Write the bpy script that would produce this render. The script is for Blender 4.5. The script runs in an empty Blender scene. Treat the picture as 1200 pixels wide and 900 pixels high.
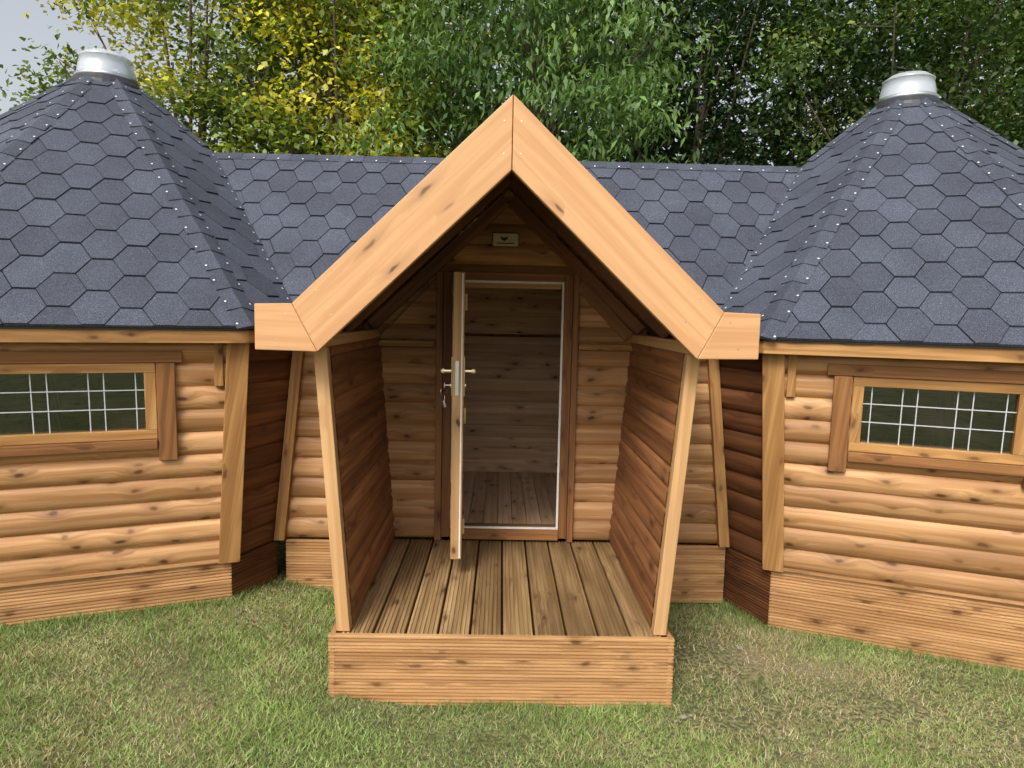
import bpy, math, random, bmesh
import numpy as np
from mathutils import Vector, Matrix
random.seed(7); rng=np.random.default_rng(7)
V=Vector
sc=bpy.context.scene
sc.view_settings.view_transform='Standard'; sc.view_settings.look='None'; sc.view_settings.exposure=0

# ---------------------------------------------------------------- materials
def newmat(name):
    m=bpy.data.materials.new(name); m.use_nodes=True
    nt=m.node_tree; b=nt.nodes['Principled BSDF']
    return m,nt,b
def N(nt,t,**kw):
    n=nt.nodes.new(t)
    for k,v in kw.items():
        if k in n.inputs: n.inputs[k].default_value=v
        else: setattr(n,k,v)
    return n
def ramp(nt,src,stops):
    r=nt.nodes.new('ShaderNodeValToRGB'); e=r.color_ramp.elements
    while len(e)<len(stops): e.new(0.5)
    for el,(p,c) in zip(e,stops):
        el.position=p; el.color=(c[0],c[1],c[2],1) if hasattr(c,'__len__') else (c,c,c,1)
    nt.links.new(src,r.inputs[0]); return r.outputs[0]
def mix(nt,a,b,fac,mode='MIX'):
    m=nt.nodes.new('ShaderNodeMix'); m.data_type='RGBA'; m.blend_type=mode
    for sock,val in ((m.inputs[6],a),(m.inputs[7],b),(m.inputs[0],fac)):
        if isinstance(val,bpy.types.NodeSocket): nt.links.new(val,sock)
        elif hasattr(val,'__len__'): sock.default_value=(*val[:3],1)
        else: sock.default_value=val
    return m.outputs[2]
def math_(nt,op,a,b=None,c=None):
    m=nt.nodes.new('ShaderNodeMath'); m.operation=op
    for i,val in enumerate((a,b,c)):
        if val is None: continue
        if isinstance(val,bpy.types.NodeSocket): nt.links.new(val,m.inputs[i])
        else: m.inputs[i].default_value=val
    return m.outputs[0]

def wood(name,light,dark,knot=(.085,.032,.014),rough=.55,knots=.55,var=.35,stain=.35,bump=.25,ks=(4.2,9.0,1)):
    m,nt,b=newmat(name); L=nt.links.new
    tc=N(nt,'ShaderNodeTexCoord')
    wn=N(nt,'ShaderNodeTexNoise',Scale=14.0,Detail=1.0); L(tc.outputs['UV'],wn.inputs['Vector'])
    wv=N(nt,'ShaderNodeVectorMath',operation='MULTIPLY_ADD'); L(wn.outputs['Color'],wv.inputs[0]); wv.inputs[1].default_value=(.05,.02,0); L(tc.outputs['UV'],wv.inputs[2])
    vo=N(nt,'ShaderNodeTexVoronoi',voronoi_dimensions='2D'); vo.inputs['Scale'].default_value=1
    x=N(nt,'ShaderNodeMapping'); x.inputs['Scale'].default_value=ks; L(wv.outputs[0],x.inputs[0]); L(x.outputs[0],vo.inputs['Vector'])
    sep=N(nt,'ShaderNodeSeparateColor'); L(vo.outputs['Color'],sep.inputs[0])
    gate=math_(nt,'GREATER_THAN',sep.outputs[0],1-knots)
    gate=math_(nt,'MULTIPLY',gate,math_(nt,'MULTIPLY_ADD',sep.outputs[1],.75,.35))
    kd=vo.outputs['Distance']
    core=math_(nt,'MULTIPLY',ramp(nt,kd,[(.05,1),(.12,0)]),gate)
    halo=math_(nt,'MULTIPLY',ramp(nt,kd,[(.04,1),(.20,.45),(.46,0)]),gate)
    comb=N(nt,'ShaderNodeCombineXYZ'); L(math_(nt,'MULTIPLY',halo,.05),comb.inputs[1])
    add=N(nt,'ShaderNodeVectorMath',operation='ADD'); L(tc.outputs['UV'],add.inputs[0]); L(comb.outputs[0],add.inputs[1])
    def mp2(s):
        x=N(nt,'ShaderNodeMapping'); x.inputs['Scale'].default_value=s; L(add.outputs[0],x.inputs[0]); return x.outputs[0]
    n1=N(nt,'ShaderNodeTexNoise',Scale=1.0,Detail=3.0,Distortion=.6); L(mp2((.9,30,1)),n1.inputs['Vector'])
    n2=N(nt,'ShaderNodeTexNoise',Scale=1.0,Detail=2.0); L(mp2((5,230,1)),n2.inputs['Vector'])
    n3=N(nt,'ShaderNodeTexNoise',Scale=1.0,Detail=2.0); L(mp2((1.3,3.5,1)),n3.inputs['Vector'])
    col=mix(nt,light,dark,ramp(nt,n1.outputs[0],[(.40,0),(.60,1)]))
    col=mix(nt,col,dark,math_(nt,'MULTIPLY',ramp(nt,n2.outputs[0],[(.4,0),(.65,1)]),.4))
    st=math_(nt,'MULTIPLY',ramp(nt,n3.outputs[0],[(.45,0),(.75,1)]),stain)
    col=mix(nt,col,[c*.6 for c in dark],st)
    at=N(nt,'ShaderNodeAttribute',attribute_name='rnd')
    br=math_(nt,'MULTIPLY_ADD',at.outputs['Fac'],var,1-var*.6)
    cb=N(nt,'ShaderNodeCombineXYZ')
    L(br,cb.inputs[0]); L(math_(nt,'POWER',br,1.12),cb.inputs[1]); L(math_(nt,'POWER',br,1.25),cb.inputs[2])
    col=mix(nt,col,cb.outputs[0],1.0,'MULTIPLY')
    col=mix(nt,col,[c*.5 for c in dark],math_(nt,'MULTIPLY',halo,.8))
    col=mix(nt,col,knot,math_(nt,'MULTIPLY',core,.92))
    L(col,b.inputs['Base Color']); b.inputs['Roughness'].default_value=rough
    b.inputs['Specular IOR Level'].default_value=.3
    bp=N(nt,'ShaderNodeBump',Strength=bump,Distance=.002)
    L(n2.outputs[0],bp.inputs['Height']); L(bp.outputs[0],b.inputs['Normal'])
    return m
M={}
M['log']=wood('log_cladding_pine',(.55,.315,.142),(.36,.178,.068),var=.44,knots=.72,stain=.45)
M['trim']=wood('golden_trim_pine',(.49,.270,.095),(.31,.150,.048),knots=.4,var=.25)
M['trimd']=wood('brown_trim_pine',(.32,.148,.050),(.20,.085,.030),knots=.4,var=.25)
M['fascia']=wood('gable_board_pine',(.60,.340,.162),(.51,.270,.118),knots=.16,var=.08,stain=.15,bump=.12,ks=(3,13,1))
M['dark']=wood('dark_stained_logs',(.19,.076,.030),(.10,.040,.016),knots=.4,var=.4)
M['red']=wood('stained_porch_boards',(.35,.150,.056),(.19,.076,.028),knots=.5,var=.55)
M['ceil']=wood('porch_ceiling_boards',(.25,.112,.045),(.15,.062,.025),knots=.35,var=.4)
M['deck']=wood('ribbed_deck_boards',(.48,.32,.150),(.27,.165,.072),knots=.4,var=.7,stain=.65)
M['plinth']=wood('ribbed_plinth_boards',(.54,.315,.140),(.36,.185,.072),knots=.75,var=.25,knot=(.13,.05,.02))
M['inner']=wood('interior_panelling',(.74,.50,.32),(.56,.35,.20),knots=.5,var=.3)
M['door']=wood('door_leaf_pine',(.58,.35,.16),(.46,.255,.105),knots=.3,var=.15)

def shingle():
    m,nt,b=newmat('bitumen_hexagon_shingle'); L=nt.links.new
    tc=N(nt,'ShaderNodeTexCoord')
    n=N(nt,'ShaderNodeTexNoise',Scale=230.0,Detail=1.0); L(tc.outputs['Object'],n.inputs['Vector'])
    n2=N(nt,'ShaderNodeTexNoise',Scale=3.0,Detail=4.0); L(tc.outputs['Object'],n2.inputs['Vector'])
    c=ramp(nt,n.outputs[0],[(.3,(.034,.039,.054)),(.55,(.058,.066,.090)),(.75,(.165,.18,.22))])
    at=N(nt,'ShaderNodeAttribute',attribute_name='rnd')
    br=math_(nt,'MULTIPLY_ADD',at.outputs['Fac'],.32,.72)
    br=math_(nt,'MULTIPLY',br,math_(nt,'MULTIPLY_ADD',n2.outputs[0],.7,.65))
    cb=N(nt,'ShaderNodeCombineXYZ'); [L(br,cb.inputs[i]) for i in range(3)]
    L(mix(nt,c,cb.outputs[0],1.0,'MULTIPLY'),b.inputs['Base Color'])
    b.inputs['Roughness'].default_value=.85; b.inputs['Specular IOR Level'].default_value=.35
    bp=N(nt,'ShaderNodeBump',Strength=.5,Distance=.003); L(n.outputs[0],bp.inputs['Height']); L(bp.outputs[0],b.inputs['Normal'])
    return m
M['shingle']=shingle()
def simple(name,col,rough=.6,metal=0.0,noise=0.15,scale=30):
    m,nt,b=newmat(name); L=nt.links.new
    tc=N(nt,'ShaderNodeTexCoord'); n=N(nt,'ShaderNodeTexNoise',Scale=float(scale),Detail=4.0); L(tc.outputs['Object'],n.inputs['Vector'])
    c=mix(nt,[x*(1-noise) for x in col],[min(1,x*(1+noise)) for x in col],n.outputs[0])
    L(c,b.inputs['Base Color']); b.inputs['Roughness'].default_value=rough; b.inputs['Metallic'].default_value=metal
    return m
M['under']=simple('roof_underlay',(.012,.012,.015),.9)
M['drip']=simple('black_drip_edge',(.02,.02,.024),.5)
M['metal']=simple('galvanised_metal',(.55,.57,.60),.4,1.0,.2,14)
M['white']=simple('white_seal',(.78,.77,.73),.45)
M['lead']=simple('window_lattice_bars',(.50,.51,.51),.45)
M['nail']=simple('nail_heads',(.75,.75,.76),.4,.2)
M['brass']=simple('brushed_brass',(.62,.50,.30),.3,1.0)
M['steel']=simple('steel_key',(.6,.6,.6),.35,1.0)
M['cream']=simple('cream_plate',(.62,.57,.40),.5)
M['black']=simple('black_print',(.02,.02,.02),.5)
M['bark']=simple('bark',(.10,.075,.05),.9,0,.5,12)
M['stone']=simple('pebble_stone',(.25,.225,.18),.9,0,.3,40)
def glassmat(name,tint,fac,rough,gl=(.85,.9,.88,1),milky=0):
    m=bpy.data.materials.new(name); m.use_nodes=True; nt=m.node_tree; nt.nodes.clear()
    o=nt.nodes.new('ShaderNodeOutputMaterial'); t=nt.nodes.new('ShaderNodeBsdfTransparent'); t.inputs[0].default_value=tint
    g=nt.nodes.new('ShaderNodeBsdfGlossy'); g.inputs['Roughness'].default_value=rough; g.inputs[0].default_value=gl
    tc=N(nt,'ShaderNodeTexCoord'); n=N(nt,'ShaderNodeTexNoise',Scale=5.0,Detail=2.0); nt.links.new(tc.outputs['Object'],n.inputs['Vector'])
    bp=N(nt,'ShaderNodeBump',Strength=.06,Distance=.02); nt.links.new(n.outputs[0],bp.inputs['Height']); nt.links.new(bp.outputs[0],g.inputs['Normal'])
    x=nt.nodes.new('ShaderNodeMixShader'); x.inputs[0].default_value=fac
    nt.links.new(t.outputs[0],x.inputs[1]); nt.links.new(g.outputs[0],x.inputs[2]); out=x
    if milky:
        d=nt.nodes.new('ShaderNodeBsdfDiffuse'); d.inputs[0].default_value=(.78,.82,.86,1)
        y=nt.nodes.new('ShaderNodeMixShader'); y.inputs[0].default_value=milky
        nt.links.new(x.outputs[0],y.inputs[1]); nt.links.new(d.outputs[0],y.inputs[2]); out=y
    nt.links.new(out.outputs[0],o.inputs[0]); return m
M['glass']=glassmat('window_glass',(.50,.60,.50,1),.17,.03,(.80,.88,.80,1))
M['added_light_glass']=glassmat('added_roof_light_glass',(.95,.97,.96,1),.06,.03)  # glass for the unseen roof opening added to light the interior
M['plastic']=glassmat('clear_vent_dome',(.88,.91,.94,1),.22,.15,(.95,.97,1,1),.33)
def leafmat(name,trans=.35):
    m=bpy.data.materials.new(name); m.use_nodes=True; nt=m.node_tree; nt.nodes.clear(); L=nt.links.new
    o=nt.nodes.new('ShaderNodeOutputMaterial'); at=N(nt,'ShaderNodeAttribute',attribute_name='Col')
    p=nt.nodes.new('ShaderNodeBsdfDiffuse'); L(at.outputs['Color'],p.inputs[0])
    g=nt.nodes.new('ShaderNodeBsdfGlossy'); g.inputs['Roughness'].default_value=.45; g.inputs[0].default_value=(.9,.95,1,1)
    x0=nt.nodes.new('ShaderNodeMixShader'); x0.inputs[0].default_value=.03; L(p.outputs[0],x0.inputs[1]); L(g.outputs[0],x0.inputs[2])
    t=nt.nodes.new('ShaderNodeBsdfTranslucent'); x=nt.nodes.new('ShaderNodeMixShader'); x.inputs[0].default_value=trans
    c=mix(nt,at.outputs['Color'],(1.25,1.3,.6),1.0,'MULTIPLY'); L(c,t.inputs[0])
    L(x0.outputs[0],x.inputs[1]); L(t.outputs[0],x.inputs[2]); L(x.outputs[0],o.inputs[0]); return m
M['leaf']=leafmat('tree_leaves'); M['blade']=leafmat('grass_blades',.25)

# ---------------------------------------------------------------- mesh builder
def empty(name,parent=None):
    e=bpy.data.objects.new(name,None); sc.collection.objects.link(e); e.parent=parent; return e
class MB:
    def __init__(s): s.v=[];s.f=[];s.uv=[];s.r=[]
    def add(s,pts,faces,uvf,r):
        i=len(s.v); s.v+=[tuple(p) for p in pts]
        for f in faces:
            s.f.append([i+k for k in f]); s.uv+=[uvf(pts[k],k) for k in f]; s.r.append(r)
    def prism(s,pts,ex,u,r=None):
        pts=[V(p) for p in pts]; ex=V(ex); u=V(u).normalized()
        nn=ex.normalized(); vd=nn.cross(u).normalized()
        n=len(pts); P=pts+[p+ex for p in pts]
        F=[list(range(n)),list(range(2*n-1,n-1,-1))]+[[i,(i+1)%n,n+(i+1)%n,n+i] for i in range(n)]
        a,b=random.uniform(0,60),random.uniform(0,60)
        r=random.random() if r is None else r
        s.add(P,F,lambda p,k:(p.dot(u)+a,p.dot(vd)+p.dot(nn)+b),r)
    def box(s,p0,p1,w,t,r=None):
        p0,p1,w,t=V(p0),V(p1),V(w),V(t); o=-w/2-t/2
        s.prism([p0+o,p0+o+w,p1+o+w,p1+o],t,p1-p0,r)
    def aabb(s,x0,x1,y0,y1,z0,z1,u='x',r=None):
        U={'x':V((1,0,0)),'y':V((0,1,0)),'z':V((0,0,1))}[u]
        if u=='y': s.prism([(x0,y0,z0),(x0,y1,z0),(x0,y1,z1),(x0,y0,z1)],(x1-x0,0,0),U,r)
        else: s.prism([(x0,y0,z0),(x1,y0,z0),(x1,y0,z1),(x0,y0,z1)],(0,y1-y0,0),U,r)
    def ribbed(s,p0,p1,w,nv,nr,th=.025,dep=.0075,r=None):
        p0,p1,w,nv=V(p0),V(p1),V(w),V(nv).normalized()
        prof=[]
        m=.05
        prof.append((-.5,-.005)); prof.append((-.5+.02,0))
        for i in range(nr):
            a=-.5+m+(1-2*m)*(i/nr); q=(1-2*m)/nr
            prof+= [(a+q*.14,0),(a+q*.22,-dep),(a+q*.62,-dep),(a+q*.70,0)]
        prof+=[(.48,0),(.5,-.005)]
        full=prof+[(.5,-th),(-.5,-th)]
        n=len(full); u=(p1-p0).normalized()
        P=[p0+w*a+nv*b for a,b in full]+[p1+w*a+nv*b for a,b in full]
        F=[[i,(i+1)%n,n+(i+1)%n,n+i] for i in range(n)]+[list(range(n-1,-1,-1)),list(range(n,2*n))]
        a0,b0=random.uniform(0,60),random.uniform(0,60); wl=w.normalized()
        s.add(P,F,lambda p,k:(p.dot(u)+a0,p.dot(wl)+b0),random.random() if r is None else r)
    def tube(s,p0,p1,r0,r1,n=10,cap=True):
        p0,p1=V(p0),V(p1); d=(p1-p0).normalized(); a=d.orthogonal().normalized(); b=d.cross(a)
        P=[]
        for p,r in((p0,r0),(p1,r1)):
            P+=[p+(a*math.cos(2*math.pi*i/n)+b*math.sin(2*math.pi*i/n))*r for i in range(n)]
        F=[[i,(i+1)%n,n+(i+1)%n,n+i] for i in range(n)]
        if cap: F+=[list(range(n-1,-1,-1)),list(range(n,2*n))]
        s.add(P,F,lambda p,k:(p.z,k/n),random.random())
    def lathe(s,cx,cy,prof,n=32):
        P=[];k=len(prof)
        for r,z in prof:
            P+=[V((cx+r*math.cos(2*math.pi*i/n),cy+r*math.sin(2*math.pi*i/n),z)) for i in range(n)]
        F=[[j*n+i,j*n+(i+1)%n,(j+1)*n+(i+1)%n,(j+1)*n+i] for j in range(k-1) for i in range(n)]
        s.add(P,F,lambda p,k:(p.x,p.z),.5)
    def build(s,name,mat,parent=None,bevel=0,smooth=False,recalc=True):
        me=bpy.data.meshes.new(name); me.from_pydata(s.v,[],s.f)
        uv=me.uv_layers.new(name='UVMap'); uv.data.foreach_set('uv',np.array(s.uv,dtype=np.float32).ravel())
        a=me.attributes.new('rnd','FLOAT','FACE'); a.data.foreach_set('value',np.array(s.r,dtype=np.float32))
        if recalc:
            bm=bmesh.new(); bm.from_mesh(me); bmesh.ops.recalc_face_normals(bm,faces=bm.faces); bm.to_mesh(me); bm.free()
        me.materials.append(M[mat]); 
        if smooth: me.polygons.foreach_set('use_smooth',[True]*len(me.polygons))
        ob=bpy.data.objects.new(name,me); sc.collection.objects.link(ob); ob.parent=parent
        if bevel:
            bv=ob.modifiers.new('bevel','BEVEL'); bv.width=bevel; bv.segments=2; bv.limit_method='ANGLE'; bv.angle_limit=math.radians(40)
        return ob

class Wall:
    def __init__(s,C,ang,base):
        s.C=V((C[0],C[1],0)); s.n=V((math.cos(ang),math.sin(ang),0)); s.d=V((-s.n.y,s.n.x,0)); s.base=base
    def pos(s,a,z,o=0): 
        p=s.C+s.n*(s.base(z)+o)+s.d*a; p.z=z; return p
    def slab(s,mb,s0,s1,z0,z1,o0,o1,u='s',r=None):
        pts=[s.pos(s0,z0,o0),s.pos(s1,z0,o0),s.pos(s1,z1,o0),s.pos(s0,z1,o0)]
        mb.prism(pts,s.n*(o1-o0),s.d if u=='s' else pts[3]-pts[0],r)
    def logs(s,mb,z0,z1,sl,sr,h,depth,ops=(),K=12,pw=2.8):
        z=z0
        while z<z1-1e-3:
            zt=min(z+h,z1); cuts=sorted({z,zt}|{o for op in ops for o in op[2:4] if z<o<zt})
            ru,rv,rr=random.uniform(0,60),random.uniform(0,60),random.random()
            dj=depth*random.uniform(.85,1.1)
            for a,b in zip(cuts,cuts[1:]):
                m=(a+b)/2; k=max(2,int(round(K*(b-a)/h)))
                act=sorted([o for o in ops if o[2]<m<o[3]]); segs=[];cur=None
                for o in act: segs.append((cur,o[0])); cur=o[1]
                segs.append((cur,None))
                for A,B in segs:
                    P=[];U=[]
                    for i in range(k+1):
                        zz=a+(b-a)*i/k; t=abs(2*(zz-z)/h-1); off=dj*(1-t**pw)
                        x0=sl(zz) if A is None else A; x1=sr(zz) if B is None else B
                        if x1<x0: x0=x1=(x0+x1)/2
                        for x in(x0,x1):
                            P.append(s.pos(x,zz,off)); U.append((x+ru,(zz-z)+rv))
                    F=[[2*i,2*i+1,2*i+3,2*i+2] for i in range(k)]
                    mb.add(P,F,lambda p,q:U[q],rr)
            z=zt

def clip(poly,hs):
    for n,d in hs:
        out=[]
        for i,p in enumerate(poly):
            q=poly[(i+1)%len(poly)]; a=n.dot(p)-d; b=n.dot(q)-d
            if a>=0: out.append(p)
            if (a>0 and b<0) or (a<0 and b>0): out.append(p+(q-p)*(a/(a-b)))
        poly=out
        if len(poly)<3: return []
    return poly
def shingles(mb,under,poly,hs=(),seed=0):
    poly=[V(p) for p in poly]; c=sum(poly,V())/len(poly)
    n=(poly[1]-poly[0]).cross(poly[2]-poly[0]).normalized()
    if n.z<0: n=-n
    x=V((0,0,1)).cross(n).normalized(); y=n.cross(x)
    H=list(hs)
    base=clip(list(poly),hs)
    if not base: return
    under.add([p-n*.012 for p in base],[list(range(len(base)))],lambda p,k:(0,0),0)
    for i,p in enumerate(poly):
        q=poly[(i+1)%len(poly)]; e=n.cross(q-p).normalized()
        if e.dot(c-p)<0: e=-e
        H.append((e,e.dot(p)))
    O=c
    y0=min((p-O).dot(y) for p in poly); y1=max((p-O).dot(y) for p in poly)
    x0=min((p-O).dot(x) for p in poly); x1=max((p-O).dot(x) for p in poly)
    px=.315;rh=.128; W=.22; fl=.095; g=.0026
    j=0; yy=y0
    while yy<y1+.3:
        xx=x0-.4+(px/2 if j%2 else 0)
        while xx<x1+.4:
            cc=O+x*(xx+random.uniform(-.0015,.0015))+y*(yy+random.uniform(-.0015,.0015))
            hexa=[(-W/2+g,0),(-fl/2,-rh+g),(fl/2,-rh+g),(W/2-g,0),(fl/2,rh-g),(-fl/2,rh-g)]
            P=clip([cc+x*a+y*b for a,b in hexa],H)
            if len(P)>=3:
                tr=random.uniform(-.0015,.0015)
                Q=[p+n*(.006-.004*((p-cc).dot(y)/rh)+tr) for p in P]
                B=[p-n*.010 for p in P]; k=len(P)
                mb.add(Q+B,[list(range(k))]+[[i,(i+1)%k,k+(i+1)%k,k+i] for i in range(k)],lambda p,q:(0,0),random.random())
            xx+=px
        yy+=rh; j+=1

# ---------------------------------------------------------------- cabin
cabin=empty('wooden_barbecue_cabin')
cx=.03
YM=4.40; YO=4.22; YB=6.10
YR=5.25; ZR=2.96; YE=4.05; ZE=1.72
CR=(3.0,YR); CL=(-2.93,YR)
ms=(ZR-ZE)/(YR-YE)
HS_front=(V((0,-ms,1)),ZE-ms*YE); HS_back=(V((0,ms,1)),ZE+ms*(2*YR-YE))
RE=2.27; ZA=3.60; sa=(ZA-ZE)/(RE*math.cos(math.pi/8))
def cone_hs(C,ang):
    n=V((math.cos(ang),math.sin(ang),0)); return (V((n.x*sa,n.y*sa,1)),ZA+sa*(n.x*C[0]+n.y*C[1]))
ZB=.37; ZT=1.64; R0=1.95; R1=2.09
def Rz(z): return R0+(R1-R0)*(z-ZB)/(ZT-ZB)
c8=math.cos(math.pi/8); s8=math.sin(math.pi/8)
logm=MB();darkm=MB();postm=MB();plin=MB();plind=MB();shin=MB();und=MB();nails=MB();fas=MB();soff=MB();drip=MB();caps=MB()
wframe=MB();wtrim=MB();glass=MB();lead=MB();chim=MB();chimc=MB();chimp=MB();added_light=MB()
def nail(p,n,r=.0065):
    a=n.orthogonal().normalized(); b=n.cross(a)
    nails.add([p+n*.003+(a*math.cos(i*math.pi/3)+b*math.sin(i*math.pi/3))*r for i in range(6)],[list(range(6))],lambda p,k:(0,0),0)
for side,C in ((1,CR),(-1,CL)):
    for k in range(8):
        ang=math.radians(22.5+45*k)
        w=Wall(C,ang,lambda z:Rz(z)*c8)
        hl=lambda z:Rz(z)*s8
        facing_mid=(w.n.x*side< -.9)
        front=w.n.y<0
        yl=YO if front else YB
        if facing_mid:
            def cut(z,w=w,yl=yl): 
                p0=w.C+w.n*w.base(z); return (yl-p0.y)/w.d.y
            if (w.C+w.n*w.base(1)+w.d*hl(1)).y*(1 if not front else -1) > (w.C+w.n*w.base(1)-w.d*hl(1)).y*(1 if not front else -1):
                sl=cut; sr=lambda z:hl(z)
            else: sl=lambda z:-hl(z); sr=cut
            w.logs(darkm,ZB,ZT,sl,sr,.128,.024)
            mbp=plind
        else:
            sl=lambda z:-hl(z); sr=lambda z:hl(z)
            hw=.40; gz0,gz1=1.165,1.475
            ops=[(-hw,hw,gz0-.05,gz1+.05)] if (front and w.n.x*side<0) or (not front and abs(w.n.x)<.5) or (front and abs(w.n.x)<.5) else []
            w.logs(logm,ZB,ZT,sl,sr,.128,.028,ops)
            mbp=plin
            if ops:
                f=.055
                w.slab(wframe,-hw,hw,gz1,gz1+.05,-.03,.032); w.slab(wframe,-hw,hw,gz0-.05,gz0,-.03,.032)
                w.slab(wframe,-hw,-hw+f,gz0,gz1,-.03,.030,'z'); w.slab(wframe,hw-f,hw,gz0,gz1,-.03,.030,'z')
                w.slab(wtrim,-hw-.13,hw+.13,gz1+.052,gz1+.115,.0,.042)
                for sg in(-1,1):
                    a,b=sorted((sg*(hw+.004),sg*(hw+.094)))
                    w.slab(wtrim,a,b,gz0-.17,gz1+.05,.0,.050,'z')
                w.slab(wtrim,-hw+.0,hw-.0,gz0-.105,gz0-.052,.0,.057)
                g=[w.pos(-hw+f,gz0,0),w.pos(hw-f,gz0,0),w.pos(hw-f,gz1,0),w.pos(-hw+f,gz1,0)]
                glass.add(g,[[0,1,2,3]],lambda p,q:(0,0),0)
                wd=2*(hw-f)
                for t in(.06,.27,.37,.63,.73,.94):
                    a=-hw+f+wd*t; w.slab(lead,a-.0026,a+.0026,gz0,gz1,.002,.006,'z')
                for zz in(gz0+.115,gz0+.215):
                    w.slab(lead,-hw+f,hw-f,zz-.0026,zz+.0026,.0065,.009)
        for q in range(3):
            z0=ZB-.005-.125*(q+1); zc=z0+.0625
            L=(R0*c8+.012)*math.tan(math.pi/8)
            if facing_mid:
                pA=w.C+w.n*(R0*c8+.012); st=(yl-pA.y)/w.d.y
                a,b=(st,L) if sl is cut else (-L,st)
            else: a,b=-L,L
            P=w.C+w.n*(R0*c8+.012)
            mbp.ribbed(P+w.d*a+V((0,0,zc)),P+w.d*b+V((0,0,zc)),V((0,0,.1245)),w.n,6)
        if not facing_mid:
            P=w.C+w.n*(R0*c8+.0); L=R0*s8
            plin.prism([P-w.d*L+V((0,0,ZB-.004)),P+w.d*L+V((0,0,ZB-.004)),P+w.d*L+w.n*.03+V((0,0,ZB-.004)),P-w.d*L+w.n*.03+V((0,0,ZB-.004))],V((0,0,.016)),w.d)
        RA=RE-.03
        def ev(s,o,z,w=w): 
            p=w.C+w.n*(RA*c8+o)+w.d*s; p.z=z; return p
        L=RA*s8
        a,b=-L,L
        if facing_mid:
            ye=YE if front else 2*YR-YE
            st=(ye-(w.C+w.n*RA*c8).y)/w.d.y
            a,b=(st,L) if sl is cut else (-L,st)
        fas.prism([ev(a,-.022,1.635),ev(b,-.022,1.635),ev(b,-.022,1.703),ev(a,-.022,1.703)],w.n*.022,w.d)
        drip.prism([ev(a,-.02,1.704),ev(b,-.02,1.704),ev(b,-.02,1.722),ev(a,-.02,1.722)],w.n*.034,w.d)
        inn=.30
        soff.prism([ev(a*.85,-inn,1.650),ev(b*.85,-inn,1.650),ev(b,-.023,1.650),ev(a,-.023,1.650)],V((0,0,.012)),w.d)
        rt=.19; zt=ZA-(ZA-ZE)*rt/RE
        def vert(ph,r,z): return V((C[0]+r*math.cos(ph),C[1]+r*math.sin(ph),z))
        p=[vert(ang-math.pi/8,RE,ZE),vert(ang+math.pi/8,RE,ZE),vert(ang+math.pi/8,rt,zt),vert(ang-math.pi/8,rt,zt)]
        hs=[]
        if facing_mid: hs=[HS_front if front else HS_back]
        shingles(shin,und,p,hs)
        ph=ang+math.pi/8; hv=V((math.cos(ph),math.sin(ph),0)); is_mid=hv.x*side<-.95
        n1=V((math.cos(ang)*sa,math.sin(ang)*sa,1)).normalized(); n2=V((math.cos(ang+math.pi/4)*sa,math.sin(ang+math.pi/4)*sa,1)).normalized()
        e=(vert(ph,RE,ZE)-vert(ph,rt,zt)); Lh=e.length; e.normalize(); top=vert(ph,rt,zt)
        t1=n1.cross(e).normalized(); t2=n2.cross(e).normalized()
        if t1.dot(V((-math.sin(ph),math.cos(ph),0)))>0: t1=-t1
        if t2.dot(V((-math.sin(ph),math.cos(ph),0)))<0: t2=-t2
        nn=(n1+n2).normalized(); q=0.0
        while q<Lh-.02:
            q1=min(q+.17,Lh)
            A=top+e*q; B=top+e*(q1+.004)
            if is_mid and B.z<ZR: break
            wv=.075 if q>.15 else .045
            o0,o1=.010,.015
            Pp=[A+t1*wv+n1*(o0-.004),A+nn*(o0+.004),A+t2*wv+n2*(o0-.004),B+t1*wv+n1*o1,B+nn*(o1+.003),B+t2*wv+n2*o1,
                B+t1*wv-n1*.004,B,B+t2*wv-n2*.004]
            caps.add(Pp,[[0,1,4,3],[1,2,5,4],[3,4,7,6],[4,5,8,7]],lambda p,k:(0,0),random.random())
            for t,nq in((t1,n1),(t2,n2)):
                nail(A+e*random.uniform(.09,.14)+t*(wv-.012)+nq*(.015),nq)
            q=q1
        if not is_mid:
            fr=ang if abs(math.sin(ang))>abs(math.sin(ang+math.pi/4)) else ang+math.pi/4
            nf=V((math.cos(fr),math.sin(fr),0)); df=V((-nf.y,nf.x,0))
            b0=vert(ph,Rz(ZB)-.012,ZB-.01); b1=vert(ph,Rz(ZT)-.012+.03,ZT+.005)
            postm.box(b0,b1,df*.115,nf*.11)
            inward=df if df.dot(w.C-b0)>0 else -df
            g0=b1+inward*.10+nf*.0; postm.box(g0-V((0,0,.25))-nf*.025,g0,inward*.045,nf*.05)
    chimc.lathe(C[0],C[1],[(.255,3.365),(.245,3.41),(.205,3.455),(.18,3.47),(0.0,3.47)])
    chim.lathe(C[0],C[1],[(.200,3.450),(.207,3.457),(.205,3.478),(.19,3.483),(.185,3.49)])
    chimp.lathe(C[0],C[1],[(.190,3.480),(.186,3.53),(.170,3.60),(.175,3.603),(.175,3.612),(.166,3.618),(.13,3.645),(.08,3.655),(.0,3.658)])
    chimp.lathe(C[0],C[1],[(.178,3.482),(.174,3.53),(.160,3.598),(.10,3.60),(0,3.602)])

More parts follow.
